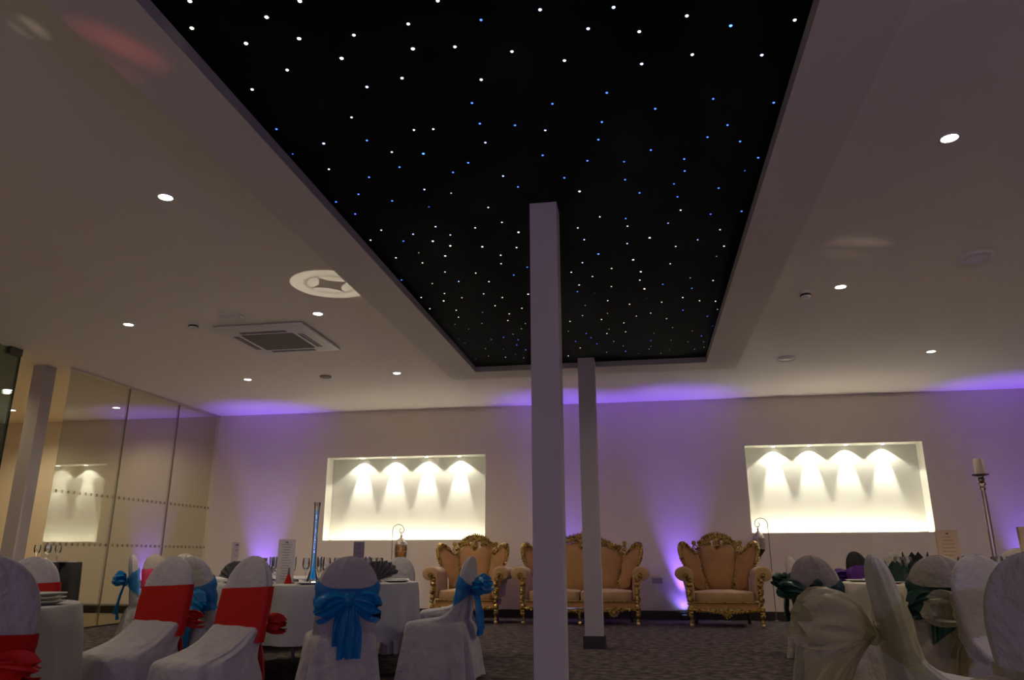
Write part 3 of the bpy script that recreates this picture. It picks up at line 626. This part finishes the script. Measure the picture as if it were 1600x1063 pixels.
for i, (x, y) in enumerate(((-3.14, 6.12), (-2.74, 6.22), (-3.3, 6.3), (-2.55, 6.5), (-3.05, 7.2))):
    o = thing('tealight_holder', (x, y, TT), 0, 'small clear tealight holder glowing on the left table', 'candle holder', 'tealights on the left table')
    MB().lathe([(.0005, 0), (.028, 0), (.034, .045), (.032, .045), (.026, .005), (.0005, .005)], 18).build('holder', CRYSTAL, o)
    MB().lathe([(.0005, .006), (.016, .006), (.016, .022), (.0005, .024)], 14).build('tealight', FLAME, o)
rb = thing('favour_bag', (-3.05, 6.40, TT), 0.2, 'small red cone shaped favour with dark tie on the left table', 'favour')
MB().lathe([(.0005, 0), (.036, 0), (.034, .01), (.008, .085), (.0005, .088)], 14).build('bag', RED, rb)
MB().lathe([(.008, .080), (.012, .09), (.006, .13), (.0005, .14)], 10).build('tie', SILVERG, rb)
# front left table ware
for i in range(3): plate(-2.86, 3.35, TT + i * .018, ['lowest plate of the little stack on the front left table', 'middle plate of the little stack on the front left table', 'top plate of the little stack on the front left table'][i], 'plates stacked on the front left table', .12)
# right table ware
for i in range(9):
    a = -PI / 2 + (i + .5) * 2 * PI / 9; ca, sa = math.cos(a), math.sin(a)
    glassware('wine', RT[0] + .43 * ca - .08 * sa, RT[1] + .43 * sa + .08 * ca, TT, 'clear wine glass on the ivory right table', 'wine glasses on the right table')
    glassware('wine', RT[0] + .40 * ca + .09 * sa, RT[1] + .40 * sa - .09 * ca, TT, 'clear wine glass on the ivory right table', 'wine glasses on the right table')
    plate(RT[0] + .74 * ca, RT[1] + .74 * sa, TT, 'white dinner plate laid on the ivory right table', 'plates on the right table')
def crown(x, y, label, m=GREEN, r=.07, h=.165):
    rings = []; n = 40
    for u in (0, .3, .6, 1.0):
        ring = []
        for k in range(n):
            t = 2 * PI * k / n; pk = abs(((k / 10) % 1) - .5) * 2; ring.append(((r * (1 + .12 * u)) * math.cos(t), r * (1 + .12 * u) * math.sin(t) * .8, u * h * (.55 + .45 * pk)))
        rings.append(ring)
    inner = [[(p[0] * .94, p[1] * .94, p[2]) for p in rg_] for rg_ in rings[::-1]]
    o = MB().loft(rings + inner[:-1]).build('crown_napkin', m); o.location = (x, y, TT + .02); tag(o, label, 'napkin', 'folded crown napkins')
crown(2.04, 6.95, 'dark green crown napkin at the left of the ivory table')
crown(2.22, 7.06, 'dark green crown napkin just right of the first one on the ivory table')
crown(2.83, 6.68, 'dark green crown napkin right of the candlestick')
crown(3.02, 6.85, 'black crown napkin at the right edge', mat('black_napkin', (0.01, 0.012, 0.012), .8), .10)
crown(2.46, 7.75, 'black crown napkin on the far side of the ivory table', MATS['black_napkin'], .10, .24)
for i, (x, y) in enumerate(((2.72, 7.50), (2.83, 7.56), (2.66, 7.58), (2.77, 7.40))):
    o = MB().lathe([(.0005, 0), (.045, 0), (.05, .02), (.05, .2), (.042, .22), (.0005, .22)], 18).build('dark_glass', mat('smoked_glass', (0.02, 0.02, 0.04), .08, coat=1)); o.location = (x, y, TT)
    tag(o, 'dark smoked glass clustered left of the candlestick', 'glass', 'smoked glasses by the candlestick')
cs = thing('candlestick', (2.95, 7.30, TT), 0, 'very tall silver pillar candlestick on the right table', 'candlestick')
MB().lathe([(.0005, 0), (.085, 0), (.085, .012), (.06, .03), (.03, .05), (.045, .075), (.05, .095), (.03, .12), (.022, .15), (.022, .17), (.0005, .17)], 28).build('base', CHROME, cs)
MB().lathe([(.018, .165), (.019, .20), (.023, .42), (.020, .72), (.016, .78), (.0005, .78)], 24).build('stem', mat('tarnished_silver', (0.42, 0.38, 0.36), .28, .9), cs)
MB().lathe([(.016, .77), (.026, .79), (.018, .81), (.034, .83), (.022, .85), (.030, .87), (.02, .885), (.03, .90), (.0005, .90)], 24).build('capital', CHROME, cs)
MB().lathe([(.0005, .895), (.03, .895), (.066, .905), (.068, .912), (.0005, .912)], 28).build('drip_pan', DSTEEL, cs)
cn = thing('pillar_candle', (2.95, 7.30, TT + .9125), 0, 'thick ivory pillar candle on the tall candlestick', 'candle')
MB().lathe([(.0005, 0), (.040, 0), (.041, .01), (.041, .125), (.038, .135), (.030, .132), (.015, .124), (.0005, .123)], 28).build('wax', WAX, cn)
MB().tube([(0, 0, .122), (.002, 0, .14)], .0015, 6).build('wick', DARKP, cn)

# ------------------------------------------------------------------ shepherd hook lanterns
def hook_lantern(x, y, s, lab1, lab2, lm, glassm, h=1.50, reach=.10, lsc=1.0):
    o = thing('shepherd_hook', (x, y, 0), 0, lab1, 'lantern stand', 'curled lantern stands')
    MB().lathe([(.0005, 0), (.13, 0), (.13, .012), (.02, .022), (.0005, .03)], 32).build('base', CHROME, o)
    pts = [(0, 0, .02), (0, 0, h - .16)]
    R = reach
    for k in range(13):
        a = PI - k * PI / 12; pts.append((s * (R + R * math.cos(a)), 0, h - .10 + R * math.sin(a)))
    cx_, cz_ = s * (2 * R - .045), h - .10
    for k in range(1, 12):
        a = -k * PI / 8; rr_ = .045 * (1 - k * .03); pts.append((cx_ + s * rr_ * math.cos(a), 0, cz_ + rr_ * math.sin(a)))
    MB().tube(spline(pts[:2], 4) + pts[2:], .006, 8).build('hook_pole', STEEL, o)
    lx = x + s * (2 * R - .045); lz = h - .155
    l = thing('hanging_lantern', (lx, y - .0, lz - .47 * lsc), 0, lab2, 'lantern', 'ornate hanging lanterns')
    l.scale = (lsc,) * 3
    MB().lathe([(.0005, .47), (.012, .462), (.012, .45), (.02, .44), (.010, .425), (.035, .405), (.07, .37), (.088, .33), (.092, .315), (.0005, .315)], 20).build('domed_cap', lm, l)
    MB().tube([(.018 * math.cos(a), 0, .485 + .018 * math.sin(a)) for a in [k * PI / 6 for k in range(13)]], .003, 6).build('hanging_ring', lm, l)
    MB().lathe([(.0005, .315), (.083, .315), (.086, .26), (.080, .16), (.055, .09), (.0005, .09)], 20).build('lantern_glass', glassm, l)
    rib = MB()
    for k in range(8):
        a = k * PI / 4; rib.tube([(.088 * math.cos(a), .088 * math.sin(a), .315), (.091 * math.cos(a), .091 * math.sin(a), .24), (.083 * math.cos(a), .083 * math.sin(a), .15), (.03 * math.cos(a), .03 * math.sin(a), .07)], .0035, 5)
    for z, r_ in ((.30, .089), (.225, .091), (.15, .084)): rib.tube([(r_ * math.cos(a), r_ * math.sin(a), z) for a in [k * PI / 10 for k in range(21)]], .0045, 5)
    rib.build('frame', lm, l)
    MB().lathe([(.0005, .0), (.008, .01), (.006, .025), (.016, .04), (.045, .075), (.082, .125), (.084, .14), (.0005, .14)], 20).build('pointed_base', mat('dark_bronze', (0.08, 0.05, 0.03), .4, .8), l)
    return o
hook_lantern(-4.175, 12.55, 1, 'thin curled metal stand rising in front of the left lit recess', 'amber glass lantern with silver cap hanging left of the gilded armchair', LACE, AMBER, 1.50, lsc=1.18)
hook_lantern(1.95, 12.85, -1, 'thin curled metal stand behind the right gilded armchair', 'pierced silver lantern hanging behind the right gilded armchair', LACE, LACE, 1.56)

# ------------------------------------------------------------------ gilded throne seats
def spiral(cx, cy, cz, r, turns, s=1, a0=0.0, n=26, grow=.12):
    return [(cx + s * r * (1 - (1 - grow) * i / n) * math.cos(a0 + turns * 2 * PI * i / n), cy - .004 * i / n, cz + r * (1 - (1 - grow) * i / n) * math.sin(a0 + turns * 2 * PI * i / n)) for i in range(n + 1)]
def carve(mb, path, r, rng, beads=True):
    """a moulded gilt strip with leaf shaped carving along it; path = (x, y, z)"""
    pts = spline(path, 6); mb.tube(pts, [r * (1 + .18 * math.sin(i * 1.9)) for i in range(len(pts))], 8)
    acc = 0
    for i in range(1, len(pts)):
        acc += (Vector(pts[i]) - Vector(pts[i - 1])).length
        if acc > r * 1.5:
            acc = 0; p = Vector(pts[i]); d = (Vector(pts[i]) - Vector(pts[i - 1])).normalized(); nrm = Vector((d.z, 0, -d.x))
            for sg in (-1, 1):
                c = p + nrm * sg * r * .95 + Vector((0, -.010, 0)); ang = math.atan2(d.z, d.x) + sg * .7
                mb.blob(c, (r * 1.05, r * .55, r * .48), 7, 4, Matrix.Rotation(-ang, 3, 'Y'))
            if beads: mb.blob(p + Vector((0, -r * .95, 0)), r * .42, 6, 4)
def leaf_spray(mb, c, R, rng, n=7, a0=0, a1=PI, y=0):
    for i in range(n):
        a = a0 + (a1 - a0) * i / (n - 1); d = Vector((math.cos(a), 0, math.sin(a)))
        rr_ = R * (1 - .25 * abs(2 * i / (n - 1) - 1))
        mb.blob(Vector(c) + d * rr_ * .55 + Vector((0, y, 0)), (rr_ * .52, .014, rr_ * .17), 7, 4, Matrix.Rotation(-a, 3, 'Y'))
        mb.blob(Vector(c) + d * rr_ * .98 + Vector((0, y - .008, 0)), rr_ * .16, 6, 4)
def throne(x, y, half, label, cushions, seed, crest_w=.19, top=1.31):
    """half = distance from the centre to the front leg line; local -y is the front"""
    rng = random.Random(seed); o = thing('gilded_sofa' if cushions > 1 else 'gilded_armchair', (x, y, 0), 0, label, 'sofa' if cushions > 1 else 'armchair', 'gilded apricot throne seating')
    E = half - .49                     # stretch against the armchair
    def X(v): return v + math.copysign(E, v) if abs(v) > .02 else v
    YB = .30
    # upholstered back panel (shield)
    if cushions == 1:
        half_out = [(0, 1.115), (.06, 1.135), (.13, 1.150), (.19, 1.135), (.245, 1.08), (.268, 1.0), (.262, .90), (.24, .78), (.21, .66), (.178, .55), (.165, .46)]
    else:
        half_out = [(0, 1.18), (.12, 1.185), (.25, 1.165), (.40, 1.13), (.52, 1.07), (.60, 1.0), (.625, .90), (.61, .78), (.575, .66), (.53, .55), (.51, .46)]
    h2 = spline(half_out, 4); outline = h2 + [(-a, b) for a, b in h2[::-1][:-1]]
    lean = lambda x_, z_: .16 * max(0, z_ - .5)
    MB().pillow(outline, YB, .075, .05, 7, lean).build('back_cushion', VELVET, o)
    # carved frame round the panel
    fr = MB()
    for s in (-1, 1):
        path = [(s * (a + .022), YB + lean(0, b) - .012, b + (.022 if b > 1.05 else 0)) for a, b in half_out[(1 if cushions == 1 else 0):]]
        carve(fr, path, .019, rng)
        ex = half_out[5][0]
        fr.tube(spiral(s * (ex + .055), YB + .06, 1.10, .05, 1.4, s, -1.2), .012, 7)
        leaf_spray(fr, (s * (ex + .062), YB + .06, 1.13), .075, rng, 5, .6 if s > 0 else PI - 1.7, 1.7 if s > 0 else PI - .6)
        fr.blob((s * (ex + .06), YB + .06, 1.175), (.018, .018, .03), 8, 5)
        # pierced side scrolls between panel and wing
        for k in range(6):
            z_ = 1.04 - k * .085; a = half_out[5][0] - .012 * k * k * .35 + .048
            fr.tube(spiral(s * a, YB + lean(0, z_) - .02, z_, .030, 1.2, s, .4 + k), .0085, 6)
            fr.blob((s * (a + .012), YB + lean(0, z_) - .03, z_ - .04), (.016, .014, .02), 7, 4)
    fr.build('back_frame', GOLD, o)
    # crest
    cr = MB(); cw = crest_w; zt = top
    arch = [(-cw - .10, 1.15), (-cw - .02, 1.19), (-cw * .6, 1.235), (0, 1.25), (cw * .6, 1.235), (cw + .02, 1.19), (cw + .10, 1.15)] if cushions == 1 else \
           [(-.62, 1.10), (-.50, 1.13), (-.38, 1.17), (-.2, 1.23), (0, 1.26), (.2, 1.23), (.38, 1.17), (.50, 1.13), (.62, 1.10)]
    carve(cr, [(a, YB + .09, b) for a, b in arch], .022, rng)
    lim = arch[-1][0]
    for i in range(21):
        u = i / 10 - 1; a = u * lim * .96; zz = spline_z(arch, a) + .028
        if abs(u) < .72: leaf_spray(cr, (a, YB + .085 + .01 * rng.random(), zz - .02), .05 + .028 * (1 - abs(u)), rng, 5, PI / 2 - u * .7 - .9, PI / 2 - u * .7 + .9)
        else: cr.blob((a, YB + .07, zz), (.022, .02, .022), 7, 4)
    for s in (-1, 1):
        for k in range(4):
            cr.tube(spiral(s * (.05 + k * lim * .22), YB + .06, spline_z(arch, .05 + k * lim * .22) - .015, .036, 1.5, s, .5 + k * .6), .009, 6)
    for k in range(3): leaf_spray(cr, (0, YB + .04, 1.19 - k * .035), .085 - .015 * k, rng, 7, -PI * .95, -PI * .05)
    leaf_spray(cr, (0, YB + .07, zt - .075), .07, rng, 7, .2, PI - .2); cr.blob((0, YB + .05, 1.20), (.03, .02, .04), 9, 6)
    cr.build('carved_crest', GOLD, o)
    # wings
    for s in (-1, 1):
        wo = [(.285, 1.03), (.335, 1.005), (.385, 1.06), (.45, 1.13), (.515, 1.165), (.56, 1.145), (.575, 1.07), (.56, .97), (.53, .89), (.50, .82), (.46, .74), (.40, .62), (.36, .52), (.21, .48), (.20, .56), (.235, .70), (.262, .85), (.28, .95)]
        wpts = spline([(a + E, b) for a, b in wo] + [(wo[0][0] + E, wo[0][1])], 3)[:-1]
        wf = lambda x_, z_: .12 * max(0, z_ - .5) - .62 * max(0, abs(x_) - .27 - E)
        ol = [(s * a, b) for a, b in wpts]
        if s < 0: ol = ol[::-1]
        wg = MB().pillow(ol, YB - .01, .035, .05, 5, wf).build('wing', VELVET, o)
        wb = MB(); top_e = [(a + E, b) for a, b in wo[0:11]]
        pts = spline([(s * a, YB - .02 + wf(a, b), b) for a, b in top_e], 4)
        wb.tube(pts, [.016 + .018 * math.sin(PI * min(1, max(0, (i - 6) / (len(pts) - 10)))) for i in range(len(pts))], 9)
        q = Vector((s * (.55 + E), YB - .03 + wf(.55 + E, 1.1), 1.13))
        wb.blob(q, (.038, .032, .05), 10, 6); wb.tube(spiral(q.x - s * .01, q.y - .035, q.z - .01, .036, 1.3, s, 1.0), .009, 6)
        for k in range(5):
            z_ = .80 + k * .035; a_ = .50 + .018 * k + E
            wb.blob((s * (a_ + .005), YB - .04 + wf(a_, z_), z_), (.02, .022, .014), 7, 4)
        for k in range(5):
            a_ = .34 + .04 * k + E; wb.blob((s * a_, YB - .05 + wf(a_, 1.04), 1.035 + .027 * k), (.015, .016, .017), 7, 4)
        wb.build('wing_frame', GOLD, wg)
        # rolled arm
        prof = []
        for k in range(15):
            a = -2.3 + k * 3.9 / 14; prof.append((.555 + .092 * math.cos(PI - a) * 1.15, .735 + .092 * math.sin(PI - a)))
        prof = [(.425, .36), (.425, .55), (.430, .66)] + [(.555 - .128 * math.cos(t), .725 + .105 * math.sin(t)) for t in [k * PI / 10 for k in range(15)]] + [(.56, .62), (.53, .50), (.52, .36)]
        prof = [(a + E, b) for a, b in prof]; rings = []
        for yy, sc in ((-.335, .80), (-.355, .93), (-.335, 1.0), (-.28, 1.0), (-.1, .985), (.08, .97), (.26, .93)):
            if yy == -.335 and sc == .80: yy = -.362
            cx_ = .48 + E; cz_ = .62; rings.append([(s * (cx_ + (a - cx_) * sc), yy, cz_ + (b - cz_) * sc) for a, b in prof])
        am = MB().loft(rings).build('arm', VELVETL, o)
        # gilt arm front: scroll and turned post, running down into the leg
        ap = MB(); ap.tube(spiral(s * (.535 + E), -.375, .700, .048, 1.6, s, -1.4), .011, 7)
        ap.blob((s * (.535 + E), -.38, .700), (.02, .02, .02), 10, 6)
        post = spline([(s * (.500 + E), -.365, .665), (s * (.485 + E), -.375, .60), (s * (.495 + E), -.38, .52), (s * (.50 + E), -.38, .42), (s * (.495 + E), -.38, .32), (s * (.49 + E), -.38, .24)], 5)
        ap.tube(post, [.030 + .012 * math.sin(i * 1.15) for i in range(len(post))], 10)
        for k in range(6): ap.blob((s * (.497 + E) + .014 * (-1) ** k, -.405, .63 - k * .062), (.026, .018, .022), 8, 5)
        ap.build('arm_post', GOLD, am)
        lg = MB(); lp = spline([(s * (.49 + E), -.38, .25), (s * (.50 + E), -.385, .19), (s * (.487 + E), -.38, .12), (s * (.487 + E), -.38, .05)], 5)
        lg.tube(lp, [.042 - .022 * i / (len(lp) - 1) + .006 * math.sin(i) for i in range(len(lp))], 10); lg.blob((s * (.492 + E), -.40, .19), (.032, .02, .03), 8, 5)
        l1 = lg.build('leg', GOLD, o); MB().blob((s * (.487 + E), -.385, .030), (.028, .030, .030), 12, 8).build('foot', GOLDH, l1)
        rl = MB().tube(spline([(s * (.36 + E), .22, .30), (s * (.37 + E), .25, .15), (s * (.39 + E), .30, .0)], 5), [.03] * 5 + [.026] * 6, 8); rl.build('leg', mat('dark_wood', (0.03, 0.018, 0.012), .5), o)
    # seat frame and apron
    W = .455 + E
    MB().box((-W, -.375, .245), (W, .28, .335)).build('seat_frame', VELVET, o, False)
    apn = MB(); carve(apn, [(-W, -.39, .232), (-W * .6, -.395, .222), (-W * .3, -.40, .208), (0, -.405, .198), (W * .3, -.40, .208), (W * .6, -.395, .222), (W, -.39, .232)], .017, rng)
    for a in ([0] if cushions == 1 else [-.5, .5]):
        leaf_spray(apn, (a, -.41, .225), .10, rng, 9, -PI * .98, -PI * .02); leaf_spray(apn, (a, -.41, .225), .06, rng, 5, .3, PI - .3)
        for s in (-1, 1): apn.tube(spiral(a + s * .12, -.41, .215, .034, 1.4, s, 0), .009, 6); apn.tube(spiral(a + s * .22, -.40, .22, .026, 1.4, -s, 0), .008, 6)
    apn.tube([(-W, -.385, .335), (W, -.385, .335)], .009, 7)
    apn.build('carved_apron', GOLD, o)
    if cushions > 1:
        lg = MB(); lp = spline([(0, -.39, .23), (0, -.395, .17), (0, -.39, .05)], 6); lg.tube(lp, [.036 - .018 * i / (len(lp) - 1) for i in range(len(lp))], 10)
        l1 = lg.build('leg', GOLD, o); MB().blob((0, -.39, .030), (.028, .030, .030), 12, 8).build('foot', GOLDH, l1)
    MB().box((-.43 - E, .350, .27), (.43 + E, .385, .78)).build('rear_panel', VELVET, o, False)
    # seat cushions
    cwid = 2 * (.425 + E) / cushions
    for k in range(cushions):
        c = -(.425 + E) + cwid * (k + .5); rings = []
        for z_, e in ((.338, .03), (.345, .008), (.37, 0), (.43, 0), (.462, .006), (.474, .022)):
            rings.append([(c + px_ * (cwid / 2 - .004 - e) , -.095 + py_ * (.285 - e), z_ + (.0)) for px_, py_ in RS])
        for sc in (.8, .55, .3, .02): rings.append([(c + px_ * (cwid / 2 - .026) * sc, -.095 + py_ * .263 * sc, .474 + .03 * (1 - sc ** 2)) for px_, py_ in RS])
        MB().loft(rings).build('seat_cushion', VELVETL, o)
    return o
def spline_z(arch, a):
    for (x0, z0), (x1, z1) in zip(arch[:-1], arch[1:]):
        if x0 <= a <= x1: return z0 + (z1 - z0) * (a - x0) / (x1 - x0)
    return arch[-1][1]
RS = []
for j in range(48):
    t = 2 * PI * j / 48; c_, s_ = math.cos(t), math.sin(t); RS.append((math.copysign(abs(c_) ** .28, c_), math.copysign(abs(s_) ** .28, s_)))
throne(1.10, 12.05, .49, 'single gilded apricot armchair standing alone on the right beside the purple glow', 1, 1)
throne(-2.74, 12.15, .49, 'gilded apricot armchair on the left, half hidden by the blue sashed chair', 1, 2)
throne(-0.99, 12.15, .85, 'gilded apricot two-seat sofa behind the columns', 2, 3, top=1.34)

# ------------------------------------------------------------------ wall fittings
so = thing('wall_socket', (0.176, YW, .59), 0, 'double wall socket low on the end wall right of the sofa', 'socket')
MB().box((-.085, -.012, -.045), (.085, -.0005, .045)).build('faceplate', mat('grey_socket', (0.36, 0.33, 0.30), .4), so, False)

# ------------------------------------------------------------------ unseen masked spots added over the tables to imitate reflections on the ceiling
def gobo(loc, target, energy, color, size, mask, blend=0.0):
    o = lamp('added_pattern_lamp', 'SPOT', loc, energy, color, 0.004, Vector(target) - Vector(loc), size, blend)
    d = o.data; d.use_nodes = True; nt = d.node_tree; em = nt.nodes['Emission']
    tc = nt.nodes.new('ShaderNodeTexCoord'); sep = nt.nodes.new('ShaderNodeSeparateXYZ'); nt.links.new(tc.outputs['Normal'], sep.inputs[0])
    def M(op, a, b=None, c=None):
        n = nt.nodes.new('ShaderNodeMath'); n.operation = op
        for i, v in enumerate((a, b, c)):
            if v is None: continue
            if isinstance(v, (int, float)): n.inputs[i].default_value = v
            else: nt.links.new(v, n.inputs[i])
        return n.outputs[0]
    T = math.tan(math.radians(size / 2))
    u = M('DIVIDE', M('DIVIDE', sep.outputs[0], sep.outputs[2]), T); v = M('DIVIDE', M('DIVIDE', sep.outputs[1], sep.outputs[2]), T)
    nt.links.new(mask(M, u, v), em.inputs['Strength']); return o
def star_mask(M, u, v):
    r = M('SQRT', M('ADD', M('MULTIPLY', u, u), M('MULTIPLY', v, v)))
    ast = M('ADD', M('POWER', M('ABSOLUTE', u), .55), M('POWER', M('ABSOLUTE', v), .55))
    star = M('GREATER_THAN', ast, .80)
    ring = M('SUBTRACT', 1.0, M('MULTIPLY', M('MULTIPLY', M('GREATER_THAN', r, .55), M('LESS_THAN', r, .64)), .45))
    return M('MULTIPLY', M('MULTIPLY', star, ring), M('LESS_THAN', r, .97))
def soft_mask(M, u, v):
    r = M('ADD', M('MULTIPLY', u, u), M('MULTIPLY', v, v)); n = M('SINE', M('ADD', M('MULTIPLY', u, 5.0), M('MULTIPLY', v, 3.0)))
    return M('MULTIPLY', M('MAXIMUM', M('SUBTRACT', 1.0, r), 0.0), M('ADD', .6, M('MULTIPLY', n, .5)))
gobo((-3.45, 6.75, .80), (-2.96, 6.64, CEIL), 60.0, (1.0, .92, .72), 16.5, star_mask)
gobo((-2.3, 3.3, .85), (-2.30, 2.62, BAND), 14, (1.0, .16, .10), 12, soft_mask)
gobo((-3.2, 3.2, .80), (-2.98, 2.80, CEIL), 14, WARM, 4.5, soft_mask)
gobo((2.3, 6.9, .80), (1.95, 6.5, CEIL), 9, WARM, 13, soft_mask)
